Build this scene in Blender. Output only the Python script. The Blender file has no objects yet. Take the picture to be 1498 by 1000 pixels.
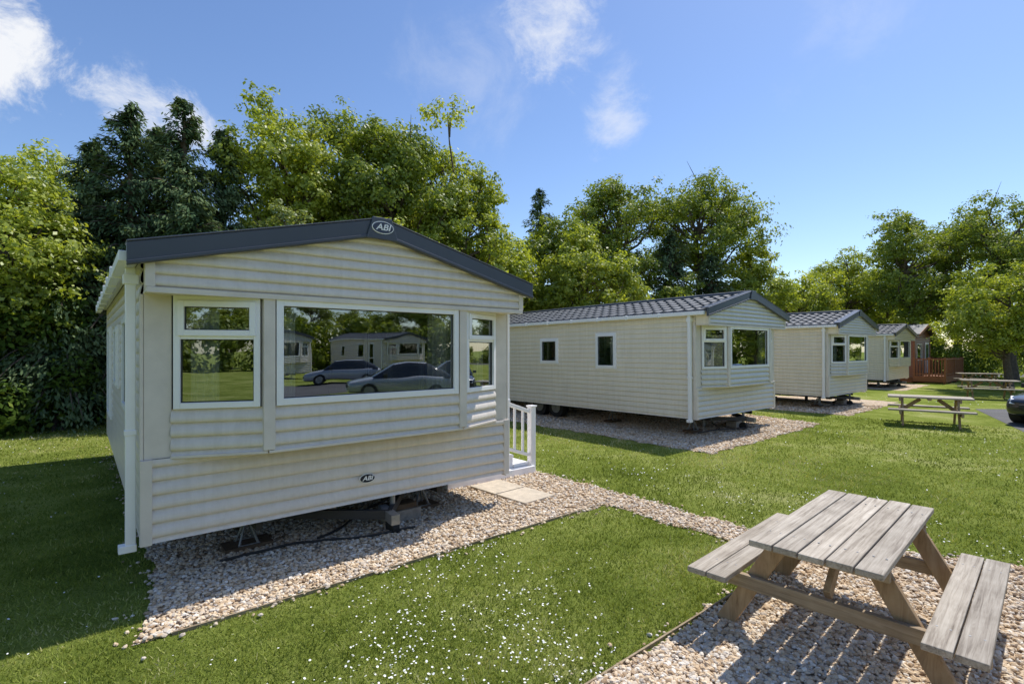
import bpy, math, random
import numpy as np
from mathutils import Vector, Matrix
random.seed(7)
scene=bpy.context.scene
R=math.radians

# ------------------------------------------------------------------ materials
class NT:
    def __init__(s,name):
        s.m=bpy.data.materials.new(name); s.m.use_nodes=True
        s.t=s.m.node_tree; s.n=s.t.nodes; s.l=s.t.links
        s.n.clear(); s.out=s.n.new('ShaderNodeOutputMaterial')
    def add(s,typ,**kw):
        nd=s.n.new(typ)
        for k,v in kw.items(): setattr(nd,k,v)
        return nd
    def link(s,a,b): s.l.new(a,b)
    def bsdf(s,rough=.5,spec=.5,metal=0):
        b=s.add('ShaderNodeBsdfPrincipled'); b.inputs['Roughness'].default_value=rough
        b.inputs['Specular IOR Level'].default_value=spec; b.inputs['Metallic'].default_value=metal
        s.link(b.outputs[0],s.out.inputs[0]); return b
    def noise(s,scale,detail=4,rough=.55,vec=None,dist=0):
        n=s.add('ShaderNodeTexNoise'); n.inputs['Scale'].default_value=scale; n.inputs['Detail'].default_value=detail
        n.inputs['Roughness'].default_value=rough; n.inputs['Distortion'].default_value=dist
        if vec: s.link(vec,n.inputs['Vector'])
        return n
    def ramp(s,fac,stops):
        r=s.add('ShaderNodeValToRGB'); e=r.color_ramp.elements
        while len(e)<len(stops): e.new(.5)
        for i,(p,c) in enumerate(stops):
            e[i].position=p; e[i].color=(c[0],c[1],c[2],1)
        s.link(fac,r.inputs[0]); return r
    def coord(s,which='Object',scale=None):
        c=s.add('ShaderNodeTexCoord'); o=c.outputs[which]
        if scale:
            mp=s.add('ShaderNodeMapping'); mp.inputs['Scale'].default_value=scale; s.link(o,mp.inputs[0]); o=mp.outputs[0]
        return o
    def bump(s,h,strength,dist,b):
        n=s.add('ShaderNodeBump'); n.inputs['Strength'].default_value=strength; n.inputs['Distance'].default_value=dist
        s.link(h,n.inputs['Height']); s.link(n.outputs[0],b.inputs['Normal']); return n

def simple(name,col,rough=.5,spec=.5,metal=0,var=.12,nscale=3.0,bump=0):
    m=NT(name); b=m.bsdf(rough,spec,metal); co=m.coord('Object')
    n=m.noise(nscale,4,.6,co)
    lo=[c*(1-var) for c in col]; hi=[min(1,c*(1+var*.6)) for c in col]
    r=m.ramp(n.outputs[0],[(.3,lo),(.7,hi)]); m.link(r.outputs[0],b.inputs['Base Color'])
    if bump:
        n2=m.noise(nscale*20,3,.5,co); m.bump(n2.outputs[0],bump,.01,b)
    return m.m

M={}
def siding_mat(name,col):
    m=NT(name); b=m.bsdf(.32,.5); co=m.coord('Object')
    n=m.noise(1.1,4,.6,co); co2=m.coord('Object',(9,9,.6)); n2=m.noise(2.0,4,.65,co2)
    r=m.ramp(n.outputs[0],[(.3,[c*.93 for c in col]),(.7,col)])
    r2=m.ramp(n2.outputs[0],[(.35,(.87,.86,.83)),(.6,(1,1,1))])
    mx=m.add('ShaderNodeMix',data_type='RGBA',blend_type='MULTIPLY'); mx.inputs[0].default_value=.65
    m.link(r.outputs[0],mx.inputs[6]); m.link(r2.outputs[0],mx.inputs[7]); m.link(mx.outputs[2],b.inputs['Base Color'])
    n3=m.noise(160,2,.5,co); m.bump(n3.outputs[0],.06,.003,b)
    return m.m
M['side1']=siding_mat('siding_greige',(.775,.70,.62))
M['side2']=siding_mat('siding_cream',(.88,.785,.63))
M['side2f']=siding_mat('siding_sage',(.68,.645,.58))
M['brown']=siding_mat('siding_brown',(.26,.10,.055))
M['trim']=simple('cream_trim',(.72,.65,.575),.45,.4)
M['white']=simple('white_pvc',(.90,.885,.88),.3,.5,var=.04)
M['gasket']=simple('rubber_gasket',(.03,.03,.03),.6)
M['fascia']=simple('dark_fascia',(.055,.062,.08),.35,.5,nscale=2)
M['roof']=simple('tile_roof',(.10,.108,.118),.5,.4,nscale=6,var=.35)
M['steel']=simple('galvanised_steel',(.33,.33,.33),.45,.5,.6,nscale=10,var=.3)
M['dark']=simple('dark_underside',(.035,.033,.03),.7)
M['rubber']=simple('tyre_rubber',(.02,.02,.02),.8)
M['block']=simple('concrete_block',(.34,.30,.25),.9,.2,nscale=12,var=.3,bump=.5)
M['timberblk']=simple('weathered_block',(.14,.095,.06),.9,.2,nscale=12,var=.3,bump=.5)
M['inner']=simple('interior_wall',(.42,.37,.30),.7)
M['innerd']=simple('interior_oak',(.16,.09,.05),.5)
M['sofa']=simple('sofa_fabric',(.20,.16,.14),.9)
M['curtain']=simple('curtain_fabric',(.78,.74,.70),.9)
M['badge']=simple('badge_navy',(.012,.016,.04),.25,.6)
M['slab']=simple('paving_slab',(.56,.48,.37),.9,.2,nscale=9,var=.2,bump=.4)

def glass_mat():
    m=NT('window_glass')
    tr=m.add('ShaderNodeBsdfTransparent'); tr.inputs[0].default_value=(.66,.71,.70,1)
    gl=m.add('ShaderNodeBsdfGlossy'); gl.inputs['Roughness'].default_value=.0; gl.inputs[0].default_value=(.90,.95,1,1)
    fr=m.add('ShaderNodeFresnel'); fr.inputs[0].default_value=1.55
    ma=m.add('ShaderNodeMath',operation='MULTIPLY_ADD'); ma.inputs[1].default_value=1.6; ma.inputs[2].default_value=.24; ma.use_clamp=True
    m.link(fr.outputs[0],ma.inputs[0])
    co=m.coord('Object'); n=m.noise(1.6,1,.4,co)
    bp=m.add('ShaderNodeBump'); bp.inputs['Strength'].default_value=.04; bp.inputs['Distance'].default_value=.06
    m.link(n.outputs[0],bp.inputs['Height']); m.link(bp.outputs[0],gl.inputs['Normal'])
    mx=m.add('ShaderNodeMixShader'); m.link(ma.outputs[0],mx.inputs[0]); m.link(tr.outputs[0],mx.inputs[1]); m.link(gl.outputs[0],mx.inputs[2])
    m.link(mx.outputs[0],m.out.inputs[0]); return m.m
M['glass']=glass_mat()

def grass_ground():
    m=NT('grass_ground'); b=m.add('ShaderNodeBsdfDiffuse'); m.link(b.outputs[0],m.out.inputs[0]); co=m.coord('Object')
    n1=m.noise(.45,6,.75,co); n3=m.noise(40,4,.8,co)
    s3=m.add('ShaderNodeMath',operation='MULTIPLY'); s3.inputs[1].default_value=.36; m.link(n3.outputs[0],s3.inputs[0])
    a=m.add('ShaderNodeMath',operation='MULTIPLY_ADD'); a.inputs[1].default_value=.64
    m.link(n1.outputs[0],a.inputs[0]); m.link(s3.outputs[0],a.inputs[2])
    r=m.ramp(a.outputs[0],[(.37,(.10,.135,.026)),(.46,(.19,.24,.044)),(.54,(.29,.335,.080)),(.62,(.43,.43,.18))])
    m.link(r.outputs[0],b.inputs['Color']); m.bump(n3.outputs[0],.9,.05,b)
    return m.m
M['grass']=grass_ground()
def leaf_like(name,stops,transl=.35,attr='v',island=False,gloss=0):
    m=NT(name)
    if island:
        g=m.add('ShaderNodeNewGeometry'); f=g.outputs['Random Per Island']
    else:
        at=m.add('ShaderNodeAttribute'); at.attribute_name=attr; f=at.outputs['Fac']
    r=m.ramp(f,stops)
    d=m.add('ShaderNodeBsdfDiffuse'); m.link(r.outputs[0],d.inputs[0]); last=d.outputs[0]
    if transl:
        t=m.add('ShaderNodeBsdfTranslucent')
        hs=m.add('ShaderNodeMix',data_type='RGBA',blend_type='MULTIPLY'); hs.inputs[0].default_value=1; hs.inputs[7].default_value=(1.4,1.3,.65,1)
        m.link(r.outputs[0],hs.inputs[6]); m.link(hs.outputs[2],t.inputs[0])
        mx=m.add('ShaderNodeMixShader'); mx.inputs[0].default_value=transl
        m.link(last,mx.inputs[1]); m.link(t.outputs[0],mx.inputs[2]); last=mx.outputs[0]
    if gloss:
        gl=m.add('ShaderNodeBsdfGlossy'); gl.inputs['Roughness'].default_value=.45
        mx=m.add('ShaderNodeMixShader'); mx.inputs[0].default_value=gloss
        m.link(last,mx.inputs[1]); m.link(gl.outputs[0],mx.inputs[2]); last=mx.outputs[0]
    m.link(last,m.out.inputs[0])
    return m.m
M['blade']=leaf_like('grass_blades',[(0,(.11,.15,.030)),(.45,(.235,.295,.055)),(.8,(.37,.40,.12)),(1,(.58,.54,.30))],.28)
M['oak']=leaf_like('oak_leaves',[(0,(.09,.14,.018)),(.5,(.22,.29,.035)),(1,(.39,.44,.07))],.44,gloss=.04)
M['lime']=leaf_like('bright_leaves',[(0,(.16,.215,.026)),(.5,(.32,.39,.046)),(1,(.50,.54,.10))],.47,gloss=.04)
M['willow']=leaf_like('soft_leaves',[(0,(.14,.19,.05)),(.5,(.26,.32,.10)),(1,(.38,.42,.16))],.4,gloss=.04)
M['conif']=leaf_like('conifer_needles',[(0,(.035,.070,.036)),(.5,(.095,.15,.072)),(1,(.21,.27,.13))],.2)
M['ivy']=leaf_like('undergrowth_leaves',[(0,(.035,.065,.014)),(.6,(.09,.15,.028)),(1,(.20,.26,.055))],.28)
M['bark']=simple('bark',(.14,.11,.085),.9,.2,nscale=8,var=.4,bump=.6)
M['petal']=simple('daisy_petal',(.85,.85,.80),.7)
M['stone']=leaf_like('gravel_stones',[(0,(.36,.25,.155)),(.25,(.60,.455,.30)),(.5,(.76,.62,.445)),(.75,(.48,.41,.335)),(1,(.86,.79,.68))],0.0,island=True)

def gravel_mat():
    m=NT('gravel'); b=m.bsdf(.9,.2); co=m.coord('Object')
    v=m.add('ShaderNodeTexVoronoi'); v.inputs['Scale'].default_value=30; m.link(co,v.inputs['Vector'])
    sep=m.add('ShaderNodeSeparateColor'); m.link(v.outputs['Color'],sep.inputs[0])
    r=m.ramp(sep.outputs[0],[(0,(.38,.27,.17)),(.3,(.58,.44,.29)),(.6,(.73,.59,.43)),(.85,(.48,.41,.34)),(1,(.84,.78,.67))])
    r2=m.ramp(v.outputs['Distance'],[(.3,(1,1,1)),(.8,(.45,.42,.38))])
    mx=m.add('ShaderNodeMix',data_type='RGBA',blend_type='MULTIPLY'); mx.inputs[0].default_value=.7
    m.link(r.outputs[0],mx.inputs[6]); m.link(r2.outputs[0],mx.inputs[7]); m.link(mx.outputs[2],b.inputs['Base Color'])
    inv=m.add('ShaderNodeMath',operation='SUBTRACT'); inv.inputs[0].default_value=1; m.link(v.outputs['Distance'],inv.inputs[1])
    m.bump(inv.outputs[0],.7,.02,b); return m.m
M['gravel']=gravel_mat()
def asphalt():
    m=NT('asphalt'); b=m.bsdf(.85,.3); co=m.coord('Object'); n=m.noise(90,4,.7,co); n2=m.noise(.7,4,.6,co)
    r=m.ramp(n.outputs[0],[(.3,(.07,.07,.072)),(.7,(.14,.138,.135))]); r2=m.ramp(n2.outputs[0],[(.3,(.8,.8,.8)),(.7,(1.2,1.2,1.2))])
    mx=m.add('ShaderNodeMix',data_type='RGBA',blend_type='MULTIPLY'); mx.inputs[0].default_value=1
    m.link(r.outputs[0],mx.inputs[6]); m.link(r2.outputs[0],mx.inputs[7]); m.link(mx.outputs[2],b.inputs['Base Color'])
    m.bump(n.outputs[0],.5,.01,b); return m.m
M['asphalt']=asphalt()
def wood(name,c0,c1,c2,scale=(1.2,28,28)):
    m=NT(name); b=m.bsdf(.75,.25)
    tc=m.add('ShaderNodeTexCoord'); g=m.add('ShaderNodeNewGeometry')
    ad=m.add('ShaderNodeVectorMath',operation='MULTIPLY_ADD'); ad.inputs[1].default_value=(1,1,1)
    sc=m.add('ShaderNodeVectorMath',operation='SCALE'); sc.inputs[0].default_value=(7.3,3.1,5.7); m.link(g.outputs['Random Per Island'],sc.inputs['Scale'])
    m.link(tc.outputs['Object'],ad.inputs[0]); m.link(sc.outputs[0],ad.inputs[2])
    mp=m.add('ShaderNodeMapping'); mp.inputs['Scale'].default_value=scale; m.link(ad.outputs[0],mp.inputs[0])
    n=m.noise(1.6,7,.7,mp.outputs[0],.8); n2=m.noise(2.6,4,.6,ad.outputs[0])
    r=m.ramp(n.outputs[0],[(.28,c0),(.48,c1),(.7,c2)])
    r2=m.ramp(n2.outputs[0],[(.3,(.70,.68,.66)),(.7,(1.1,1.1,1.1))])
    rr=m.ramp(g.outputs['Random Per Island'],[(0,(.80,.80,.80)),(1,(1.1,1.08,1.05))])
    mx=m.add('ShaderNodeMix',data_type='RGBA',blend_type='MULTIPLY'); mx.inputs[0].default_value=1
    m.link(r.outputs[0],mx.inputs[6]); m.link(r2.outputs[0],mx.inputs[7])
    my=m.add('ShaderNodeMix',data_type='RGBA',blend_type='MULTIPLY'); my.inputs[0].default_value=1
    m.link(mx.outputs[2],my.inputs[6]); m.link(rr.outputs[0],my.inputs[7]); m.link(my.outputs[2],b.inputs['Base Color'])
    m.bump(n.outputs[0],.5,.005,b); return m.m
M['woodtop']=wood('weathered_wood',(.19,.155,.12),(.44,.39,.32),(.61,.56,.475))
M['woodleg']=wood('treated_wood',(.22,.14,.075),(.40,.27,.15),(.50,.37,.23),(8,8,1.5))
M['woodbeam']=wood('treated_beam',(.21,.15,.095),(.37,.28,.18),(.50,.40,.28),(28,1.2,28))
M['edging']=wood('edging_timber',(.18,.14,.09),(.32,.25,.165),(.42,.35,.24))
M['deck']=simple('brown_deck',(.30,.12,.055),.6,.3)
def carpaint(name,col):
    m=NT(name); b=m.bsdf(.3,.5,.2)
    b.inputs['Coat Weight'].default_value=1; b.inputs['Coat Roughness'].default_value=.03
    co=m.coord('Object'); n=m.noise(300,2,.5,co); r=m.ramp(n.outputs[0],[(.3,[c*.9 for c in col]),(.7,[c*1.1 for c in col])]); m.link(r.outputs[0],b.inputs['Base Color'])
    return m.m
M['paintd']=carpaint('car_paint_dark',(.015,.02,.03)); M['paints']=carpaint('car_paint_silver',(.4,.42,.45)); M['paintr']=carpaint('lamp_red',(.3,.02,.015))
def dglass():
    m=NT('car_glass'); b=m.bsdf(.03,.8)
    co=m.coord('Object'); n=m.noise(2,2,.5,co); r=m.ramp(n.outputs[0],[(.3,(.008,.01,.012)),(.7,(.02,.022,.025))]); m.link(r.outputs[0],b.inputs['Base Color']); return m.m
M['cglass']=dglass()

# ------------------------------------------------------------------ mesh helpers
class MB:
    def __init__(s): s.v=[]; s.f=[]; s.m=[]
    def quad(s,pts,m=0):
        i=len(s.v); s.v+= [tuple(p) for p in pts]; s.f.append(tuple(range(i,i+len(pts)))); s.m.append(m)
    def hexa(s,c,m=0):
        i=len(s.v); s.v+=[tuple(p) for p in c]
        for f in ((0,3,2,1),(4,5,6,7),(0,1,5,4),(1,2,6,5),(2,3,7,6),(3,0,4,7)):
            s.f.append(tuple(i+k for k in f)); s.m.append(m)
    def box(s,x0,x1,y0,y1,z0,z1,m=0):
        s.hexa([(x0,y0,z0),(x1,y0,z0),(x1,y1,z0),(x0,y1,z0),(x0,y0,z1),(x1,y0,z1),(x1,y1,z1),(x0,y1,z1)],m)
    def obx(s,O,d,n,a0,a1,n0,n1,z0,z1,m=0):
        P=lambda a,b,z:(O[0]+d[0]*a+n[0]*b,O[1]+d[1]*a+n[1]*b,z)
        s.hexa([P(a0,n0,z0),P(a1,n0,z0),P(a1,n1,z0),P(a0,n1,z0),P(a0,n0,z1),P(a1,n0,z1),P(a1,n1,z1),P(a0,n1,z1)],m)
    def beam(s,p0,p1,w,h,m=0,up=(0,0,1)):
        p0=Vector(p0);p1=Vector(p1);d=(p1-p0).normalized();up=Vector(up)
        a=d.cross(up)
        if a.length<1e-4: a=d.cross(Vector((1,0,0)))
        a.normalize(); b=a.cross(d).normalized(); a*=w/2; b*=h/2
        s.hexa([p0-a-b,p0+a-b,p0+a+b,p0-a+b,p1-a-b,p1+a-b,p1+a+b,p1-a+b],m)
    def cyl(s,p0,p1,r0,r1=None,n=16,m=0):
        if r1 is None:r1=r0
        p0=Vector(p0);p1=Vector(p1);d=(p1-p0).normalized()
        a=d.orthogonal().normalized();b=d.cross(a); i=len(s.v)
        for p,r in((p0,r0),(p1,r1)):
            for k in range(n):
                t=2*math.pi*k/n; s.v.append(tuple(p+(a*math.cos(t)+b*math.sin(t))*r))
        for k in range(n):
            k2=(k+1)%n; s.f.append((i+k,i+k2,i+n+k2,i+n+k)); s.m.append(m)
        s.f.append(tuple(i+k for k in range(n))[::-1]); s.m.append(m); s.f.append(tuple(i+n+k for k in range(n))); s.m.append(m)
    def build(s,name,mats,parent=None,bevel=0,smooth=False,subsurf=0):
        me=bpy.data.meshes.new(name); me.from_pydata(s.v,[],s.f)
        for mt in mats: me.materials.append(mt)
        me.polygons.foreach_set('material_index',s.m)
        if smooth: me.polygons.foreach_set('use_smooth',[True]*len(s.f))
        me.update(); ob=bpy.data.objects.new(name,me); scene.collection.objects.link(ob)
        if parent: ob.parent=parent
        if bevel:
            b=ob.modifiers.new('b','BEVEL'); b.width=bevel; b.segments=2; b.limit_method='ANGLE'
        if subsurf:
            b=ob.modifiers.new('s','SUBSURF'); b.levels=subsurf; b.render_levels=subsurf
        return ob
def empty(name,loc,rot=0,tilt=0):
    e=bpy.data.objects.new(name,None); scene.collection.objects.link(e); e.location=loc; e.rotation_euler=(tilt,0,rot); e.empty_display_size=.3; return e

PROF=[(0,0),(.03,.55),(.10,.86),(.20,1.0),(.34,1.0),(.52,.86),(.70,.60),(.86,.28),(.95,.06)]
def pd(z,pitch):
    t=(z/pitch)%1.0
    for i in range(len(PROF)):
        t0,d0=PROF[i]; t1,d1=PROF[i+1] if i+1<len(PROF) else (1,0)
        if t0<=t<=t1+1e-9: return d0+(d1-d0)*(t-t0)/(t1-t0)
    return 0
def siding(mb,P0,P1,z0,z1,nrm,m=0,ext=None,pitch=.115,amp=.020):
    zs={z0,z1}; k=int(z0/pitch)-1
    while k*pitch<z1:
        for t,_ in PROF:
            z=(k+t)*pitch
            if z0+.001<z<z1-.001: zs.add(z)
        k+=1
    zs=sorted(zs)
    def row(z):
        f=ext(z) if ext else (0,1); d=pd(z,pitch)*amp; o=[]
        for g in f: o.append((P0[0]+(P1[0]-P0[0])*g+nrm[0]*d,P0[1]+(P1[1]-P0[1])*g+nrm[1]*d,z))
        return o
    for a,b in zip(zs[:-1],zs[1:]):
        ra,rb=row(a),row(b); mb.quad([ra[0],ra[1],rb[1],rb[0]],m)
def siding_open(mb,P0,P1,z0,z1,nrm,ops,m=0,**kw):
    L=math.dist(P0,P1); d=((P1[0]-P0[0])/L,(P1[1]-P0[1])/L); P=lambda a:(P0[0]+d[0]*a,P0[1]+d[1]*a)
    a=0
    for (a0,a1,b0,b1) in sorted(ops):
        siding(mb,P(a),P(a0),z0,z1,nrm,m,**kw)
        if b0>z0: siding(mb,P(a0),P(a1),z0,b0,nrm,m,**kw)
        if b1<z1: siding(mb,P(a0),P(a1),b1,z1,nrm,m,**kw)
        a=a1
    siding(mb,P(a),P1,z0,z1,nrm,m,**kw)
def rectframe(mb,O,d,n,a0,a1,z0,z1,t,n0,n1,m=0):
    mb.obx(O,d,n,a0,a0+t,n0,n1,z0,z1,m); mb.obx(O,d,n,a1-t,a1,n0,n1,z0,z1,m)
    mb.obx(O,d,n,a0+t,a1-t,n0,n1,z0,z0+t,m); mb.obx(O,d,n,a0+t,a1-t,n0,n1,z1-t,z1,m)
def pane(fr,gl,O,d,n,a0,a1,z0,z1,off=.0):
    rectframe(fr,O,d,n,a0,a1,z0,z1,.008,off-.01,off+.012,1)
    P=lambda a,z:(O[0]+d[0]*a+n[0]*off,O[1]+d[1]*a+n[1]*off,z)
    gl.quad([P(a0+.004,z0+.004),P(a1-.004,z0+.004),P(a1-.004,z1-.004),P(a0+.004,z1-.004)])
def window(fr,gl,P0,P1,z0,z1,n,transom=None,t=.045,sash=False):
    L=math.dist(P0,P1); d=((P1[0]-P0[0])/L,(P1[1]-P0[1])/L)
    rectframe(fr,P0,d,n,0,L,z0,z1,t,-.04,.038)
    if transom:
        fr.obx(P0,d,n,t,L-t,-.035,.03,transom-.02,transom+.02,0)
        regs=[(z0+t,transom-.02,False),(transom+.02,z1-t,True)]
    else: regs=[(z0+t,z1-t,sash)]
    for (a,b,s) in regs:
        if s:
            rectframe(fr,P0,d,n,t-.018,L-t+.018,a-.012,b+.012,.05,.0,.055)
            pane(fr,gl,P0,d,n,t+.032,L-t-.032,a+.038,b-.038,.02)
        else: pane(fr,gl,P0,d,n,t,L-t,a,b,0)

def curtain(mb,p0,p1,z0,z1,m=0,amp=.025,waves=6):
    L=math.dist(p0,p1); d=((p1[0]-p0[0])/L,(p1[1]-p0[1])/L); n=(-d[1],d[0]); N=waves*6; pr=None
    for i in range(N+1):
        a=L*i/N; o=amp*math.sin(i/6*2*math.pi)+amp*.4*math.sin(i*.9)
        p=(p0[0]+d[0]*a+n[0]*o,p0[1]+d[1]*a+n[1]*o)
        if pr: mb.quad([(pr[0],pr[1],z0),(p[0],p[1],z0),(p[0],p[1],z1),(pr[0],pr[1],z1)],m)
        pr=p

W=3.78
def caravan(loc,rot,side_m,front_m,L=8.6,tilt=0,leftwins=(),badge=True,name='static_caravan'):
    E=empty(name,loc,rot,tilt); zb,ze=.42,2.75
    F=.27; P0,P1,P2,P3=(.19,0),(.87,-F),(2.91,-F),(3.59,0)
    mats=[side_m,front_m,M['trim']]
    wl=MB(); fr=MB(); gl=MB(); tr=MB()
    siding(wl,(0,0),(W,0),zb,1.10,(0,-1),1,pitch=.115,amp=.032)
    tr.box(0,P0[0],-.012,.02,1.10,2.47,0); tr.box(P3[0],W,-.012,.02,1.10,2.47,0)
    def nrm(a,b):
        L_=math.dist(a,b); return ((b[1]-a[1])/L_,-(b[0]-a[0])/L_)
    for a,b in ((P0,P1),(P1,P2),(P2,P3)):
        siding(wl,a,b,1.10,1.50,nrm(a,b),1,pitch=.115,amp=.032)
    wl.quad([(P0[0],P0[1],1.10),(P1[0],P1[1],1.10),(P2[0],P2[1],1.10),(P3[0],P3[1],1.10)],2)
    tr.obx(P1,(1,0),(0,-1),.0,P2[0]-P1[0],-.02,.036,1.09,1.115,0)
    for a,b in ((P0,P1),(P2,P3)):
        n=nrm(a,b); l=math.dist(a,b); d=((b[0]-a[0])/l,(b[1]-a[1])/l); tr.obx(a,d,n,0,l,-.02,.036,1.09,1.115,0)
    for P in (P1,P2):
        tr.box(P[0]-.045,P[0]+.05,P[1]-.040,P[1]+.05,1.12,2.46,0)
    def seg(a,b,m0,m1):
        l=math.dist(a,b); d=((b[0]-a[0])/l,(b[1]-a[1])/l); return (a[0]+d[0]*m0,a[1]+d[1]*m0),(b[0]-d[0]*m1,b[1]-d[1]*m1)
    a,b=seg(P0,P1,.02,.06); window(fr,gl,a,b,1.50,2.44,nrm(P0,P1),transom=2.10,t=.05)
    a,b=seg(P1,P2,.06,.06); window(fr,gl,a,b,1.50,2.44,(0,-1),t=.06)
    a,b=seg(P2,P3,.06,.02); window(fr,gl,a,b,1.50,2.44,nrm(P2,P3),transom=2.10,t=.05)
    e0=2.72; sl=.245
    def ext(z):
        if z<=e0: return (0,1)
        f=(z-e0)/sl/W; return (min(f,.5),max(1-f,.5))
    siding(wl,(0,-.29),(W,-.29),2.46,e0+sl*W/2,(0,-1),1,ext=ext,pitch=.092,amp=.027)
    siding(wl,(W,L),(0,L),zb,e0+sl*W/2,(0,1),0,ext=lambda z:ext(z))
    tr.box(-.004,W+.004,-.288,.0,2.44,2.458,0)
    tr.box(-.004,W+.004,-.326,-.289,2.43,2.475,0)
    wl.quad([(0,-.29,2.46),(0,0,2.46),(0,0,2.75),(0,-.29,2.75)],0); wl.quad([(W,-.29,2.46),(W,0,2.46),(W,0,2.75),(W,-.29,2.75)],0)
    for x in (0,W): tr.box(x-.014 if x==0 else x-.05, .05 if x==0 else x+.014,-.322,-.29,2.475,2.70,0)
    lops=[(y0,y1,z0,z1) for (y0,y1,z0,z1) in leftwins]
    siding_open(wl,(0,0),(0,L),zb,ze,(-1,0),lops,0)
    for (y0,y1,z0,z1) in leftwins: window(fr,gl,(0,y1),(0,y0),z0,z1,(-1,0),t=.05,sash=True)
    rops=[(1.3,2.15,.5,2.45),(3.2,4.2,1.4,2.35),(6,6.6,1.5,2.3)]
    siding_open(wl,(W,0),(W,L),zb,ze,(1,0),rops,0)
    for (y0,y1,z0,z1) in rops: window(fr,gl,(W,y0),(W,y1),z0,z1,(1,0),t=.06,transom=1.3 if z0<1 else None)
    tr.box(-.026,.055,-.037,.05,zb-.01,1.10,0); tr.box(W-.055,W+.026,-.037,.05,zb-.01,1.10,0)
    tr.box(-.026,-.002,-.014,.05,1.10,2.44,0); tr.box(W+.002,W+.026,-.014,.05,1.10,2.44,0)
    tr.box(-.02,.03,L-.03,L+.02,zb,ze,0)
    wl.build('walls',mats,E); tr.build('trim',[M['trim']],E,bevel=.004)
    fr.build('window_frames',[M['white'],M['gasket']],E,bevel=.003); gl.build('window_glass',[M['glass']],E)
    # roof
    rf=MB(); xo=.10; zt=lambda x:e0+.055+sl*x
    pitch=.26; per=6; ny=int((L+.38)/pitch*per); rows=6
    def tz(i,j):
        ph=(j%per)/per; return .012*(math.cos(2*math.pi*ph)+.35*math.cos(4*math.pi*ph))
    half=W/2+xo
    for sgn in (0,1):
        for r in range(rows):
            for j in range(ny):
                pts=[]
                for (rr,jj,up) in ((r,j,1),(r+1,j,0),(r+1,j+1,0),(r,j+1,1)):
                    x=-xo+half*rr/rows; z=zt(x)+(.034 if up else 0)+tz(0,jj); y=-.32+jj*(L+.38)/ny
                    pts.append((x if sgn==0 else W-x,y,z))
                rf.quad(pts,0)
                x=-xo+half*r/rows; y0=-.32+j*(L+.38)/ny; y1=-.32+(j+1)*(L+.38)/ny; X=x if sgn==0 else W-x
                rf.quad([(X,y0,zt(x)-.01+tz(0,j)),(X,y1,zt(x)-.01+tz(0,j+1)),(X,y1,zt(x)+.034+tz(0,j+1)),(X,y0,zt(x)+.034+tz(0,j))],0)
    rf.cyl((W/2,-.3,zt(W/2)+.015),(W/2,L+.05,zt(W/2)+.015),.06,n=12)
    for sgn in (0,1):
        f=lambda x:(x if sgn==0 else W-x)
        rf.quad([(f(-xo),-.3,zt(-xo)-.04),(f(W/2),-.3,zt(W/2)-.04),(f(W/2),L+.04,zt(W/2)-.04),(f(-xo),L+.04,zt(-xo)-.04)],0)
    rf.build('roof',[M['roof']],E)
    bb=MB()
    for yy0,yy1 in ((-.375,-.328),(L+.03,L+.07)):
        for sgn in (0,1):
            f=lambda x:(x if sgn==0 else W-x)
            x0,x1=-.13,W/2
            T=lambda x:zt(x)+.045; B=lambda x:T(x)-.17
            bb.hexa([(f(x0),yy0,B(x0)),(f(x1),yy0,B(x1)),(f(x1),yy1,B(x1)),(f(x0),yy1,B(x0)),(f(x0),yy0,T(x0)),(f(x1),yy0,T(x1)),(f(x1),yy1,T(x1)),(f(x0),yy1,T(x0))],0)
            bb.beam((f(x0),yy0+.09,T(x0)+.008),(f(x1),yy0+.09,T(x1)+.008),.19,.014,0)
            if yy0<0: bb.beam((f(x0),yy0-.006,B(x0)+.018),(f(x1),yy0-.006,B(x1)+.018),.014,.03,0)
    zt_=3.30
    bb.hexa([(W/2-.17,-.395,3.075),(W/2+.17,-.395,3.075),(W/2+.17,-.375,3.075),(W/2-.17,-.375,3.075),(W/2-.10,-.395,zt_-.01),(W/2+.10,-.395,zt_-.01),(W/2+.10,-.375,zt_-.01),(W/2-.10,-.375,zt_-.01)],0)
    bb.build('bargeboards',[M['fascia']],E,bevel=.006)
    gt=MB()
    for sgn in (0,1):
        f=lambda x:(x if sgn==0 else W-x)
        def bx(xa,xb,*r):
            a,b=sorted((f(xa),f(xb))); gt.box(a,b,*r,0)
        bx(-.175,-.105,-.29,L+.02,2.655,2.735); bx(-.105,-.02,-.29,L,2.715,2.735)
        bx(-.115,-.045,.06,.13,.40,2.655); bx(-.13,-.03,.045,.145,2.52,2.60); bx(-.122,-.038,.052,.138,1.30,1.345)
        bx(-.16,-.04,.05,.14,.36,.42)
        y=.8
        while y<L: bx(-.19,-.10,y,y+.03,2.64,2.745); y+=.9
    gt.build('gutter_and_downpipes',[M['white']],E,bevel=.006)
    if badge:
        bd=MB()
        def oval(cx,cz,y,a,b,th,m):
            n=28; i=len(bd.v)
            for yy in (y,y+th):
                for k in range(n):
                    t=2*math.pi*k/n; bd.v.append((cx+a*math.cos(t),yy,cz+b*math.sin(t)))
            bd.f.append(tuple(range(i,i+n))); bd.m.append(m)
            for k in range(n): k2=(k+1)%n; bd.f.append((i+k,i+k2,i+n+k2,i+n+k)); bd.m.append(m)
        for cx,cz,y,a,b in ((W/2,3.19,-.402,.115,.062),(W/2,.66,-.044,.085,.048)):
            oval(cx,cz,y,a,b,.014,1); oval(cx,cz,y-.003,a*.93,b*.88,.01,0)
        bd.build('badge_plates',[M['badge'],M['white']],E)
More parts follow.
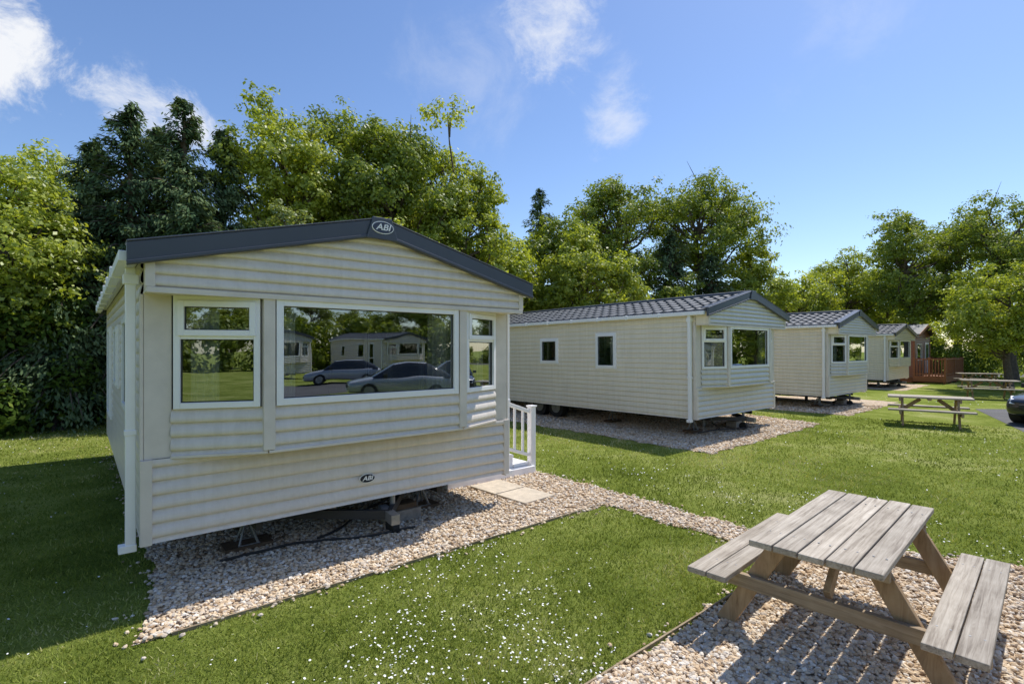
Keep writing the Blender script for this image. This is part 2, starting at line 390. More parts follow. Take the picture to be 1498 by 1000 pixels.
        for cx,cz,y,s in ((W/2,3.19,-.409,.085),(W/2,.66,-.051,.062)):
            cu=bpy.data.curves.new('badge_text','FONT'); cu.body='ABI'; cu.size=s; cu.align_x='CENTER'; cu.align_y='CENTER'; cu.extrude=.001; cu.offset=.0015; cu.shear=.25
            o=bpy.data.objects.new('badge_text',cu); scene.collection.objects.link(o); o.parent=E; o.location=(cx,y,cz); o.rotation_euler=(R(90),0,0); o.scale=(1.2,1,1); cu.materials.append(M['white'])
    it=MB()
    it.box(.03,W-.03,.03,L-.03,.46,.52,1); it.quad([(.02,-.27,2.5),(W-.02,-.27,2.5),(W-.02,L,2.5),(.02,L,2.5)],0)
    it.quad([(P1[0],P1[1]+.03,1.52),(P2[0],P2[1]+.03,1.52),(P3[0]-.03,.1,1.52),(P0[0]+.03,.1,1.52)],0)
    it.box(.06,2.6,4.6,4.66,.5,2.5,0); it.box(2.6,W-.06,5.9,5.96,.5,2.5,1)
    it.box(.1,.7,2.9,4.5,.5,1.4,1); it.box(.1,.45,2.9,4.5,1.75,2.35,1)
    it.box(.1,W-.1,.08,.75,.52,.95,2); it.box(.1,W-.1,.03,.22,.95,1.42,2); it.box(.1,.75,.75,2.6,.52,.95,2); it.box(W-.75,W-.1,2.4,3.1,.52,1.1,2)
    it.box(1.5,2.2,2.6,3.4,1.18,1.22,1); it.box(1.8,1.9,2.95,3.05,.52,1.18,1)
    curtain(it,(P0[0]+.14,.02),(P0[0]+.34,-.07),1.45,2.44,3,waves=3)
    curtain(it,(P1[0]+.08,P1[1]+.10),(P1[0]+.26,P1[1]+.10),1.45,2.44,3,waves=4)
    curtain(it,(P2[0]-.38,P2[1]+.10),(P2[0]-.08,P2[1]+.10),1.45,2.44,3,waves=5)
    curtain(it,(P3[0]-.34,-.03),(P3[0]-.16,.04),1.45,2.44,3,waves=3)
    for (y0,y1,z0,z1) in leftwins: curtain(it,(.10,y0+.02),(.10,y0+.28),z0,z1,3,waves=4)
    it.build('interior',[M['inner'],M['innerd'],M['sofa'],M['curtain']],E)
    ch=MB()
    ch.box(.0,W,.0,L,.43,.46,0)
    for x in (.9,W-.9): ch.box(x-.03,x+.03,.15,L-.1,.30,.43,1)
    for y in (.4,1.5,2.7,3.9,5.2,6.4): ch.box(.1,W-.1,y,y+.05,.36,.43,1)
    for x in (.55,W-.55):
        for yy in (4.7,5.4):
            ch.cyl((x-.11,yy,.30),(x+.11,yy,.30),.30,n=28,m=2); ch.cyl((x-.12,yy,.30),(x+.12,yy,.30),.17,n=20,m=3)
    ch.cyl((.5,4.7,.3),(W-.5,4.7,.3),.04,n=10,m=1)
    def jack(x,y):
        for k in range(4):
            t=math.pi/4+k*math.pi/2; ch.beam((x+.12*math.cos(t),y+.12*math.sin(t),.05),(x+.02*math.cos(t),y+.02*math.sin(t),.27),.018,.018,3)
        ch.beam((x-.1,y-.1,.05),(x+.1,y-.1,.05),.015,.015,3); ch.beam((x-.1,y+.1,.05),(x+.1,y+.1,.05),.015,.015,3)
        ch.cyl((x,y,.24),(x,y,.43),.014,n=8,m=3); ch.box(x-.05,x+.05,y-.05,y+.05,.40,.43,3)
    for y in (.62,3.0,6.5):
        for x in (.9,W-.9):
            jack(x,y); ch.box(x-.22,x+.22,y-.13,y+.13,.0,.05,5)
    ch.beam((1.2,.5,.30),(2.1,-.12,.26),.05,.09,1); ch.beam((W-1.2,.5,.30),(2.1,-.12,.26),.05,.09,1)
    ch.beam((2.08,-.3,.25),(2.12,.1,.26),.09,.10,3); ch.cyl((2.22,.05,.05),(2.22,.05,.5),.03,n=10,m=3)
    ch.cyl((2.18,.05,.07),(2.26,.05,.07),.09,n=16,m=2)
    ch.box(2.25,2.69,.25,.5,.0,.14,4); ch.box(2.3,2.65,.28,.47,.14,.2,5); ch.box(1.6,1.75,.45,.6,.2,.43,3)
    ch.cyl((1.9,.9,.0),(1.9,.9,.43),.045,n=10,m=3); ch.cyl((2.6,1.6,.0),(2.6,1.6,.43),.055,n=10,m=1)
    rng=random.Random(3)
    for x0 in (.6,1.5):
        p=Vector((x0,.3,.035)); ang=.2
        for k in range(16):
            ang+=rng.uniform(-.35,.35); q=p+Vector((math.cos(ang)*.12,math.sin(ang)*.12,0)); ch.cyl(p,q,.014,n=6,m=0); p=q
    ch.build('chassis_and_stands',[M['dark'],M['dark'],M['rubber'],M['steel'],M['block'],M['timberblk']],E)
    return E

ANG=R(40); U=np.array([math.cos(ANG),math.sin(ANG)]); V_=np.array([-math.sin(ANG),math.cos(ANG)])
A1=np.array([-2.975,4.15]); A2=np.array([3.96,11.04]); A3=np.array([10.2,16.6]); A4=np.array([18.85,25.8])
wins2=[(2.12,2.78,1.46,2.36),(4.13,4.85,1.56,2.27),(6.3,7.0,1.5,2.3)]
wins1=[(.9,1.9,1.35,2.35),(3.0,3.7,1.5,2.3),(5.0,5.9,.9,2.35)]
caravan((*A1,0),ANG,M['side1'],M['side1'],L=7.0,leftwins=wins1)
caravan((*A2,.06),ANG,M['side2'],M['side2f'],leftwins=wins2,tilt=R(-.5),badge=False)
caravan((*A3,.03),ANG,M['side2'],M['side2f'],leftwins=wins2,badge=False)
caravan((*A4,.0),ANG,M['side2'],M['side2'],leftwins=wins2,badge=False)
# row on the far side of the site road, behind the photographer
caravan((27,-13,0),R(205),M['side2'],M['side2f'],leftwins=wins2,badge=False)
caravan((33,-6.5,0),R(215),M['side1'],M['side1'],leftwins=wins2,badge=False)
caravan((20,-20,0),R(200),M['side1'],M['side1'],leftwins=wins2,badge=False)

def l2w(x,y,A=A1): p=A+U*x+V_*y; return (p[0],p[1])
E=empty('entrance_steps',(*A1,0),ANG)
st=MB(); x0=W+.03
for i,(z,a,b) in enumerate(((.50,x0,x0+.75),(.33,x0+.75,x0+1.05),(.17,x0+1.05,x0+1.38))):
    st.box(a,b,1.12,2.3,z-.05,z,0); st.box(a,b,1.14,2.28,.02,z-.05,0)
st.box(x0-.25,x0+1.42,1.02,1.12,.0,.12,0)
st.build('treads',[M['white']],E,bevel=.008)
ra=MB()
for y in (1.10,2.32):
    ra.box(x0+.0,x0+.07,y-.04,y+.04,.3,1.50,0); ra.box(x0+1.36,x0+1.46,y-.05,y+.05,.0,1.06,0); ra.box(x0+1.345,x0+1.475,y-.065,y+.065,1.06,1.085,0)
    ra.beam((x0+.07,y,1.42),(x0+1.38,y,.98),.05,.06,0); ra.beam((x0+.07,y,.72),(x0+1.38,y,.28),.04,.05,0)
    for k in range(7):
        x=x0+.2+k*.17; t=(x-x0-.07)/1.31; ra.box(x-.02,x+.02,y-.015,y+.015,.72-.44*t,1.42-.44*t,0)
ra.build('railing',[M['white']],E,bevel=.006)
E=empty('paving_slab',(*l2w(3.9,.38),0),ANG+.05); s=MB(); s.box(0,.55,0,.55,.006,.045,0); s.box(.01,.56,-.57,-.02,.006,.042,0); s.build('slabs',[M['slab']],E,bevel=.006)

# ------------------------------------------------------------------ picnic tables
def picnic(loc,rot):
    E=empty('picnic_table',(*loc,0),rot); top=MB(); L=1.74/2; rng=random.Random(int(loc[0]*10))
    for k in range(5):
        y=-.365+k*.1475; j=rng.uniform(-.008,.008); top.box(-L+j,L+j,y,y+.138,.712+rng.uniform(-.002,.002),.752+rng.uniform(-.002,.002),0)
    for sgn in (-1,1):
        for k in range(2):
            y=sgn*.66-.137+k*.14; j=rng.uniform(-.006,.006); top.box(-L+j,L+j,y,y+.132,.41,.45,0)
    top.build('top_and_seats',[M['woodtop']],E,bevel=.006)
    sc_=MB()
    for x in (-.6,.6):
        for k in range(5):
            for dy in (.035,.10): sc_.cyl((x,-.365+k*.1475+dy,.745),(x,-.365+k*.1475+dy,.7555),.006,n=8)
        for sgn in (-1,1):
            for dy in (-.10,-.04,.04,.10): sc_.cyl((x,sgn*.66+dy,.445),(x,sgn*.66+dy,.4515),.006,n=8)
    sc_.build('screws',[M['steel']],E)
    lg=MB(); bm=MB()
    for x in (-.56,.56):
        s=1 if x>0 else -1
        for sgn in (-1,1):
            lg.beam((x,sgn*.25,.71),(x,sgn*.66,.0),.115,.045,0,up=(1,0,0))
        xo=x+s*.047
        bm.box(xo-.0225,xo+.0225,-.79,.79,.315,.41,0); bm.box(xo-.0225,xo+.0225,-.35,.35,.62,.711,0)
        lg.beam((x-s*.03,0,.40),(x-s*.38,0,.68),.09,.04,0,up=(0,1,0))
    bm.box(-.04,.04,-.33,.33,.665,.711,0)
    lg.build('legs',[M['woodleg']],E,bevel=.005); bm.build('bearers',[M['woodbeam']],E,bevel=.005)
    return E
picnic((2.43,3.70),R(43.5)); picnic((10.95,13.5),R(-36)); picnic((19.1,20.6),R(-34)); picnic((23.9,26.3),R(-30))

# ------------------------------------------------------------------ brown lodge
def lodge(loc,rot):
    E=empty('timber_lodge',(*loc,0),rot); w=MB(); fr=MB(); gl=MB(); r=MB(); Wd=3.8; Ld=7; e=2.85; sl=.3
    ext=lambda z:(0,1) if z<=e else (min((z-e)/sl/Wd,.5),max(1-(z-e)/sl/Wd,.5))
    siding(w,(0,0),(Wd,0),.3,1.3,(0,-1),0)
    siding(w,(0,0),(.5,0),1.3,2.3,(0,-1),0); siding(w,(1.7,0),(Wd,0),1.3,2.3,(0,-1),0)
    siding(w,(0,0),(Wd,0),2.3,e+sl*Wd/2,(0,-1),0,ext=ext)
    siding_open(w,(0,0),(0,Ld),.3,e,(-1,0),[(1.5,2.3,1.3,2.2),(4.5,5.2,1.3,2.2)],0); siding(w,(Wd,0),(Wd,Ld),.3,e,(1,0),0); siding(w,(0,Ld),(Wd,Ld),.3,e,(0,1),0)
    window(fr,gl,(.5,0),(1.7,0),1.3,2.3,(0,-1)); window(fr,gl,(0,2.3),(0,1.5),1.3,2.2,(-1,0)); window(fr,gl,(0,5.2),(0,4.5),1.3,2.2,(-1,0))
    fr.box(2.4,3.3,-.05,-.02,.5,2.4,0); gl.quad([(2.5,-.055,1.3),(3.2,-.055,1.3),(3.2,-.055,2.3),(2.5,-.055,2.3)])
    w.box(-.02,.07,-.03,.05,.3,2.75,1); w.box(Wd-.07,Wd+.02,-.03,.05,.3,2.75,1)
    for sgn in (0,1):
        f=lambda x:(x if sgn==0 else Wd-x)
        r.hexa([(f(-.2),-.3,e-.06),(f(Wd/2),-.3,e-.06+sl*(Wd/2+.2)),(f(Wd/2),Ld+.2,e-.06+sl*(Wd/2+.2)),(f(-.2),Ld+.2,e-.06),(f(-.2),-.3,e+.02),(f(Wd/2),-.3,e+.02+sl*(Wd/2+.2)),(f(Wd/2),Ld+.2,e+.02+sl*(Wd/2+.2)),(f(-.2),Ld+.2,e+.02)],0)
        r.beam((f(-.22),-.32,e-.06),(f(Wd/2),-.32,e-.06+sl*(Wd/2+.22)),.03,.16,1)
    w.box(.1,Wd-.1,.1,Ld-.1,0,.3,1)
    w.build('walls',[M['brown'],M['deck']],E); fr.build('window_frames',[M['white'],M['gasket']],E); gl.build('window_glass',[M['glass']],E); r.build('roof',[M['roof'],M['deck']],E)
    d=MB(); xa,xb,yb=-.3,4.6,-1.5
    for k in range(12): d.box(xa,xb,yb+k*.12,yb+k*.12+.11,.40,.44,0)
    d.box(xa,xb,yb-.02,yb+.02,.1,.40,0); d.box(xa-.02,xa,yb,0,.1,.40,0); d.box(xb,xb+.02,yb,0,.1,.4,0)
    def rail(p,q):
        n=int(math.dist(p,q)/.13); d.beam((*p,1.4),(*q,1.4),.09,.06,0); d.beam((*p,.55),(*q,.55),.05,.05,0)
        for k in range(n+1):
            t=k/n; x=p[0]+(q[0]-p[0])*t; y=p[1]+(q[1]-p[1])*t; w_=.05 if k in(0,n,n//2) else .024
            d.box(x-w_,x+w_,y-w_,y+w_,.44,1.38 if w_<.03 else 1.5,0)
    rail((xa+.04,-.05),(xa+.04,yb+.04)); rail((xa+.1,yb+.04),(xb-.04,yb+.04)); rail((xb-.04,yb+.1),(xb-.04,1.5))
    for (x,y) in ((xa+.05,yb),(1.2,yb),(2.7,yb),(xb-.05,yb),(xb-.05,-.1)): d.box(x-.05,x+.05,y+.025,y+.09,0,.39,0)
    d.build('deck',[M['deck']],E)
lodge((23.7,30.3),ANG)

# ------------------------------------------------------------------ cars
def car(loc,rot,paint,name='parked_car'):
    E=empty(name,(*loc,0),rot); b=MB()
    S=[(0,.28,.62,.62),(.10,.24,.70,.76),(.5,.22,.80,.84),(1.1,.22,.88,.86),(2.0,.22,.95,.87),(3.2,.22,.97,.87),(3.9,.24,.98,.84),(4.15,.28,.92,.76),(4.22,.34,.80,.66)]
    rings=[]
    for (x,zb_,zt_,hw) in S:
        h=[(hw*.86,zb_),(hw*.98,zb_+.10),(hw,zb_+(zt_-zb_)*.5),(hw*.97,zt_-.07),(hw*.86,zt_),(hw*.4,zt_+.02)]
        rings.append([(x,y,z) for y,z in h]+[(x,-y,z) for y,z in h[::-1]])
    i0=len(b.v); n=12
    for r in rings: b.v+=r
    for i in range(len(rings)-1):
        for k in range(n):
            k2=(k+1)%n; b.f.append((i0+i*n+k,i0+(i+1)*n+k,i0+(i+1)*n+k2,i0+i*n+k2)); b.m.append(0)
    b.f.append(tuple(i0+k for k in range(n))); b.m.append(0); b.f.append(tuple(i0+(len(rings)-1)*n+k for k in range(n))[::-1]); b.m.append(0)
    b.build('body',[paint],E,smooth=True,subsurf=2)
    c=MB(); C=[(1.0,.86,.90,.74),(1.75,.88,1.38,.62),(2.3,.88,1.46,.60),(3.1,.88,1.42,.59),(3.85,.88,1.10,.66),(4.05,.88,.96,.70)]
    for (x,zb_,zt_,hw) in C:
        h=[(.80,zb_),(hw+ (.8-hw)*.4,zb_+(zt_-zb_)*.55),(hw,zt_-.03),(hw*.85,zt_)]
        c.v+=[(x,y,z) for y,z in h]+[(x,-y,z) for y,z in h[::-1]]
    for i in range(len(C)-1):
        for k in range(7): c.f.append((i*8+k,(i+1)*8+k,(i+1)*8+k+1,i*8+k+1)); c.m.append(0 if (k in(2,3,4) and 1<=i<=2) else 1)
    c.build('cabin',[paint,M['cglass']],E,smooth=True)
    w=MB()
    for x in (.82,3.38):
        for s in (-1,1):
            w.cyl((x,s*.62,.31),(x,s*.875,.31),.315,n=28,m=0); w.cyl((x,s*.86,.31),(x,s*.885,.31),.20,n=20,m=1)
            for k in range(5):
                t=k*2*math.pi/5; w.beam((x,s*.885,.31),(x+.18*math.cos(t),s*.89,.31+.18*math.sin(t)),.03,.04,1)
    w.build('wheels',[M['rubber'],M['steel']],E)
    l=MB()
    for s in (-1,1): l.hexa([(.02,s*.62,.56),(.02,s*.36,.56),(.3,s*.40,.56),(.35,s*.78,.58),(.10,s*.62,.68),(.10,s*.38,.68),(.3,s*.42,.75),(.4,s*.765,.75)],0); l.box(4.14,4.23,min(s*.45,s*.72),max(s*.45,s*.72),.7,.85,1)
    l.box(-.03,.02,-.26,.26,.33,.45,0); l.box(-.02,.03,-.4,.4,.46,.56,2)
    for s in (-1,1): l.box(1.35,1.5,min(s*.84,s*1.0),max(s*.84,s*1.0),.92,1.04,2)
    l.build('lamps_and_trim',[M['white'],M['paintr'],M['gasket']],E,bevel=.01)
car((13.28,12.95),R(20),M['paintd']); car((12.5,-2.5),R(60),M['paints']); car((16.5,-1.5),R(62),M['paintd']); car((20,-9),R(65),M['paints'])

# ------------------------------------------------------------------ ground
def poly_obj(name,pts,z,mat):
    me=bpy.data.meshes.new(name); me.from_pydata([(p[0],p[1],z) for p in pts],[],[tuple(range(len(pts)))]); me.materials.append(mat); me.update()
    o=bpy.data.objects.new(name,me); scene.collection.objects.link(o); return o
poly_obj('ground',[(-300,-300),(300,-300),(300,400),(-300,400)],0,M['grass'])
def L2W(pts,A): return [l2w(x,y,A) for x,y in pts]
g1l=[(.15,8.2),(.10,.2),(-.13,-.8),(4.75,-.8),(4.75,-3.05),(1.5,-3.05),(1.5,-7.5),(7.5,-7.5),(6.2,-4.45),(5.3,-2.6),(5.3,2.6),(4.4,3.2),(4.4,8.2)]
g2l=[(-1.0,9),(-1.0,-.9),(4.9,-.75),(5.4,1.5),(4.4,3.2),(4.4,9)]
def wig(pts,seed,amp=.05):
    rg=random.Random(seed); out=[]
    for a,b in zip(pts,pts[1:]+pts[:1]):
        n=max(1,int(math.dist(a,b)/.18)); dx,dy=(b[0]-a[0])/n,(b[1]-a[1])/n; l=math.hypot(dx,dy)
        for k in range(n):
            o=rg.uniform(-amp,amp) if k else 0; out.append((a[0]+dx*k-dy/l*o,a[1]+dy*k+dx/l*o))
    return out
G1=L2W(wig(g1l,1),A1); G2=L2W(wig(g2l,2,.08),A2); G3=L2W(wig(g2l,3,.08),A3); G4=L2W(wig(g2l,4,.08),A4)
for g in (G1,G2,G3,G4): poly_obj('gravel',g,.006,M['gravel'])
bay=[(12.2,12.2),(15.4,17.1),(24,16.5),(30,6),(14,2)]
poly_obj('parking_bay',bay,.005,M['asphalt'])
poly_obj('road',[(18,37.5),(60,35),(60,39),(18,41)],.005,M['asphalt'])
poly_obj('road',[(6,-16),(14,-5),(22,2),(30,5.9),(40,8),(40,4),(28,-1),(20,-9),(12,-18)],.005,M['asphalt'])
ed=MB()
def edge(pts,A):
    for a,b in zip(pts[:-1],pts[1:]):
        p=l2w(*a,A); q=l2w(*b,A); n=max(1,int(math.dist(p,q)/2.2))
        for k in range(n):
            pa=(p[0]+(q[0]-p[0])*k/n,p[1]+(q[1]-p[1])*k/n); pb=(p[0]+(q[0]-p[0])*(k+.995)/n,p[1]+(q[1]-p[1])*(k+.995)/n)
            ed.beam((*pa,.006),(*pb,.009),.014,.04,0)
edge([(.1,-.82),(4.7,-.8)],A1); edge([(4.6,-3.05),(1.5,-3.05),(1.5,-7.5)],A1)
ed.build('timber_edging',[M['edging']])

def pip(P,poly):
    x,y=P[:,0],P[:,1]; ins=np.zeros(len(P),bool); n=len(poly); j=n-1
    for i in range(n):
        xi,yi=poly[i]; xj,yj=poly[j]
        c=((yi>y)!=(yj>y))&(x<(xj-xi)*(y-yi)/(yj-yi+1e-12)+xi); ins^=c; j=i
    return ins
def np_obj(name,V,F,mats,matidx=None,attr=None,smooth=False):
    me=bpy.data.meshes.new(name); n=len(V); m,k=F.shape
    me.vertices.add(n); me.vertices.foreach_set('co',V.astype(np.float32).ravel())
    me.loops.add(m*k); me.loops.foreach_set('vertex_index',F.astype(np.int32).ravel())
    me.polygons.add(m); me.polygons.foreach_set('loop_start',(np.arange(m)*k).astype(np.int32))
    for mt in mats: me.materials.append(mt)
    if matidx is not None: me.polygons.foreach_set('material_index',matidx.astype(np.int32))
    me.polygons.foreach_set('use_smooth',np.full(m,smooth))
    if attr is not None:
        a=me.attributes.new('v','FLOAT','POINT'); a.data.foreach_set('value',attr.astype(np.float32))
    me.update(calc_edges=True); me.validate()
    o=bpy.data.objects.new(name,me); scene.collection.objects.link(o); return o
rng=np.random.default_rng(5)
def scatter(N,r0,r1,a=58,a0=None):
    r=r0*(r1/r0)**rng.random(N); th=np.radians(rng.uniform(-a if a0 is None else a0,a,N)); return np.stack([r*np.sin(th),r*np.cos(th)],1),r
def fnoise(P,s,seed):
    g=np.random.default_rng(seed); v=np.zeros(len(P))
    for k in range(6):
        a=g.uniform(0,6.28); f=s*g.uniform(.6,1.8); v+=np.sin(P[:,0]*f*math.cos(a)+P[:,1]*f*math.sin(a)+g.uniform(0,6.28))
    return v/6
P,r=scatter(310000,2.3,18)
keep=~(pip(P,G1)|pip(P,G2)|pip(P,G3)|pip(P,bay)); P=P[keep]; r=r[keep]; N=len(P)
h=(.018+.020*rng.random(N))*(1+.35*fnoise(P,1.2,1)+.3*fnoise(P,7,21))*(1+r*.012); wd=.0024+.0012*r*(.6+.6*rng.random(N)); th=rng.uniform(0,6.28,N)
d=np.stack([np.cos(th),np.sin(th)],1); ln=rng.normal(0,.6,(N,2))*h[:,None]
V=np.zeros((N,3,3)); V[:,0,:2]=P-d*wd[:,None]/2; V[:,1,:2]=P+d*wd[:,None]/2; V[:,2,:2]=P+ln; V[:,2,2]=h
stripe=.10*np.sign(np.sin((P@V_)*2*math.pi/1.1+.5*fnoise(P,.5,8)))
val=np.clip(.45+stripe+.42*fnoise(P,.9,2)+.32*fnoise(P,3.5,9)+.24*fnoise(P,11,19)+rng.normal(0,.22,N),0,1)
np_obj('lawn_grass',V.reshape(-1,3),np.arange(N*3).reshape(N,3),[M['blade']],attr=np.repeat(val,3))
# daisies
P,r=scatter(30000,2.5,30); den=fnoise(P,1.6,3)+.6*fnoise(P,4,4); keep=~(pip(P,G1)|pip(P,G2)|pip(P,G3)|pip(P,bay))&(den+rng.normal(0,.36,len(P))>.52); P=P[keep]; r=r[keep]; N=len(P)
rad=(.004+.0038*rng.random(N))*(1+.04*r); ang=np.arange(6)*math.pi/3; V=np.zeros((N,6,3)); tx=rng.normal(0,.3,(N,2)); zz=.026+.016*rng.random(N)
for k in range(6):
    c,s=math.cos(ang[k]),math.sin(ang[k]); V[:,k,0]=P[:,0]+rad*c; V[:,k,1]=P[:,1]+rad*s; V[:,k,2]=zz+rad*(tx[:,0]*c+tx[:,1]*s)
np_obj('daisies',V.reshape(-1,3),np.arange(N*6).reshape(N,6),[M['petal']])
# stones
t=(1+5**.5)/2; ico=np.array([(-1,t,0),(1,t,0),(-1,-t,0),(1,-t,0),(0,-1,t),(0,1,t),(0,-1,-t),(0,1,-t),(t,0,-1),(t,0,1),(-t,0,-1),(-t,0,1)])/1.902
icof=np.array([(0,11,5),(0,5,1),(0,1,7),(0,7,10),(0,10,11),(1,5,9),(5,11,4),(11,10,2),(10,7,6),(7,1,8),(3,9,4),(3,4,2),(3,2,6),(3,6,8),(3,8,9),(4,9,5),(2,4,11),(6,2,10),(8,6,7),(9,8,1)])
Pa,ra_=scatter(150000,2.3,10); keep=pip(Pa,G1); Pa=Pa[keep]; ra_=ra_[keep]
Pb,rb_=scatter(90000,9,22,52,-5); keep=pip(Pb,G2)|pip(Pb,G3); Pb=Pb[keep]; rb_=rb_[keep]*1.6
i=rng.integers(0,len(G1)-1,1300); Pc=np.array(G1)[i]+rng.normal(0,.09,(1300,2)); rc_=np.full(1300,3.)
P=np.concatenate([Pa,Pb,Pc]); r=np.concatenate([ra_,rb_,rc_]); N=len(P)
sz=(.008+.012*rng.random(N)**1.5)*(1+.035*r); V=ico[None]*(1+rng.uniform(-.28,.28,(N,12,1)))
V=V*np.stack([1+.3*rng.random(N),.7+.3*rng.random(N),.5+.25*rng.random(N)],1)[:,None,:]*sz[:,None,None]
th=rng.uniform(0,6.28,N); c,s=np.cos(th)[:,None],np.sin(th)[:,None]; X=V[:,:,0]*c-V[:,:,1]*s; Y=V[:,:,0]*s+V[:,:,1]*c
V=np.stack([X+P[:,0:1],Y+P[:,1:2],V[:,:,2]+(.008+.016*rng.random(N))[:,None]],2)
np_obj('gravel_stones',V.reshape(-1,3),(icof[None]+np.arange(N)[:,None,None]*12).reshape(-1,3),[M['stone']])
print('stones',N)

# ------------------------------------------------------------------ trees
def tube(pts,rad,n=7):
    pts=np.array(pts);V=[];F=[]
    for i,p in enumerate(pts):
        d=pts[min(i+1,len(pts)-1)]-pts[max(i-1,0)]; d/=np.linalg.norm(d)+1e-9
        a=np.cross(d,[.3,.9,.1]); a/=np.linalg.norm(a)+1e-9; b=np.cross(d,a)
        for k in range(n):
            t=2*math.pi*k/n; V.append(p+(a*math.cos(t)+b*math.sin(t))*rad[i])
    for i in range(len(pts)-1):
        for k in range(n): k2=(k+1)%n; F.append((i*n+k,i*n+k2,(i+1)*n+k2,(i+1)*n+k))
    return np.array(V),np.array(F)
def norm(a): return a/(np.linalg.norm(a,axis=1,keepdims=True)+1e-9)
def leafquads(C,out,size,g,asp=.6,align=.75,tdir=None):
    N=len(C); n=norm(out*align+g.normal(0,.42,(N,3))+np.array([.12,0,.38]))
    t=g.normal(0,1,(N,3)) if tdir is None else tdir+g.normal(0,.25,(N,3))
    t=norm(t-n*np.sum(t*n,1,keepdims=True)); b=np.cross(n,t); L=(size*(.65+.7*g.random(N)))[:,None]
    V=np.stack([C-t*L*.5,C+b*L*.5*asp,C+t*L*.5,C-b*L*.5*asp],1)
    return V.reshape(-1,3),np.arange(N*4).reshape(N,4)
def assemble(name,parts,leafV,leafF,val,mats,loc,rot=0):
    Vs=[];Fs=[];off=0
    for v,f in parts: Vs.append(v);Fs.append(f+off);off+=len(v)
    nb=sum(len(f) for f in Fs); nv=off
    Vs.append(leafV);Fs.append(leafF+off)
    F=np.concatenate(Fs); mi=np.zeros(len(F)); mi[nb:]=1
    at=np.concatenate([np.full(nv,.5),np.repeat(val,4)])
    o=np_obj(name,np.concatenate(Vs),F,mats,mi,at); o.location=loc; o.rotation_euler=(0,0,rot); return o
def tree(name,x,y,H,Rr,seed,leaf='oak',low=.25,size=.13,nl=24000,K=46):
    g=np.random.default_rng(seed); parts=[]
    zc0=H*low; rz=(H-zc0)/2; C=np.array([0,0,zc0+rz])
    lean=g.normal(0,.03*H,2); hts=np.linspace(0,H*.72,8); tp=[(lean[0]*(h_/H)**1.5+g.normal(0,.05)*(h_>0),lean[1]*(h_/H)**1.5+g.normal(0,.05)*(h_>0),h_) for h_ in hts]
    r0=.022*H+.04; parts.append(tube(tp,[r0*1.25]+[r0*(1-.85*i/7) for i in range(1,8)],9))
    tp=np.array(tp); cc=[];cr=[]
    for k in range(K):
        d=g.normal(0,1,3); d/=np.linalg.norm(d); d[2]=min(d[2]*.9+.08,.9)
        rr=g.uniform(.35,.90)**.7; c=C+d*np.array([Rr,Rr,rz])*rr*g.uniform(.82,1.05)
        cr_=Rr*g.uniform(.21,.36)
        c[2]=min(c[2],H-.8*cr_)
        cc.append(c);cr.append(cr_)
        hb=np.clip(c[2]-np.hypot(c[0],c[1])*g.uniform(.5,.9),H*.16,H*.66); i=hb/(H*.72)*7; i0=int(min(i,6)); s=tp[i0]+(tp[i0+1]-tp[i0])*(i-i0)
        mid=s*.5+c*.5+np.array([0,0,-.12*np.linalg.norm(c-s)])+g.normal(0,.12,3)
        rb=r0*.33*g.uniform(.6,1.1); parts.append(tube([s,(s+mid)/2+g.normal(0,.06,3),mid,(mid+c)/2+g.normal(0,.08,3),c],[rb,rb*.8,rb*.6,rb*.4,rb*.15],5))
        for q in range(2):
            e=c+g.normal(0,1,3)*cr_*.5; parts.append(tube([mid*.4+c*.6,(mid+e)/2*.3+e*.35+c*.35,e],[rb*.35,rb*.22,rb*.06],4))
    cc=np.array(cc);cr=np.array(cr); cv=g.random(K)
    # fill under the top so no clump stands alone
    per=nl//K; ms=20; LC=[];LO=[];LV=[]
    for k in range(K):
        sd=norm(g.normal(0,1,(ms,3))); sc=cc[k]+sd*cr[k]*g.uniform(.35,1.12,(ms,1))*np.array([1.05,1.05,.75]); sv=g.random(ms)
        n=int(per*(cr[k]/cr.mean())**2/ms)+4
        for j in range(ms):
            dd=g.normal(0,1,(n,3))*cr[k]*.17; dd[:,2]*=.6; LC.append(sc[j]+dd); LO.append(norm(dd)*.6+sd[j]*.35+norm(dd+sc[j]-C)*.35); LV.append(np.clip(.28*cv[k]+.32*sv[j]+.18+g.normal(0,.15,n),0,1))
    LC=np.concatenate(LC);LO=np.concatenate(LO);LV=np.concatenate(LV)
    lv,lf=leafquads(LC,LO,size,g)
    return assemble(name,parts,lv,lf,LV,[M['bark'],M[leaf]],(x,y,0),0)
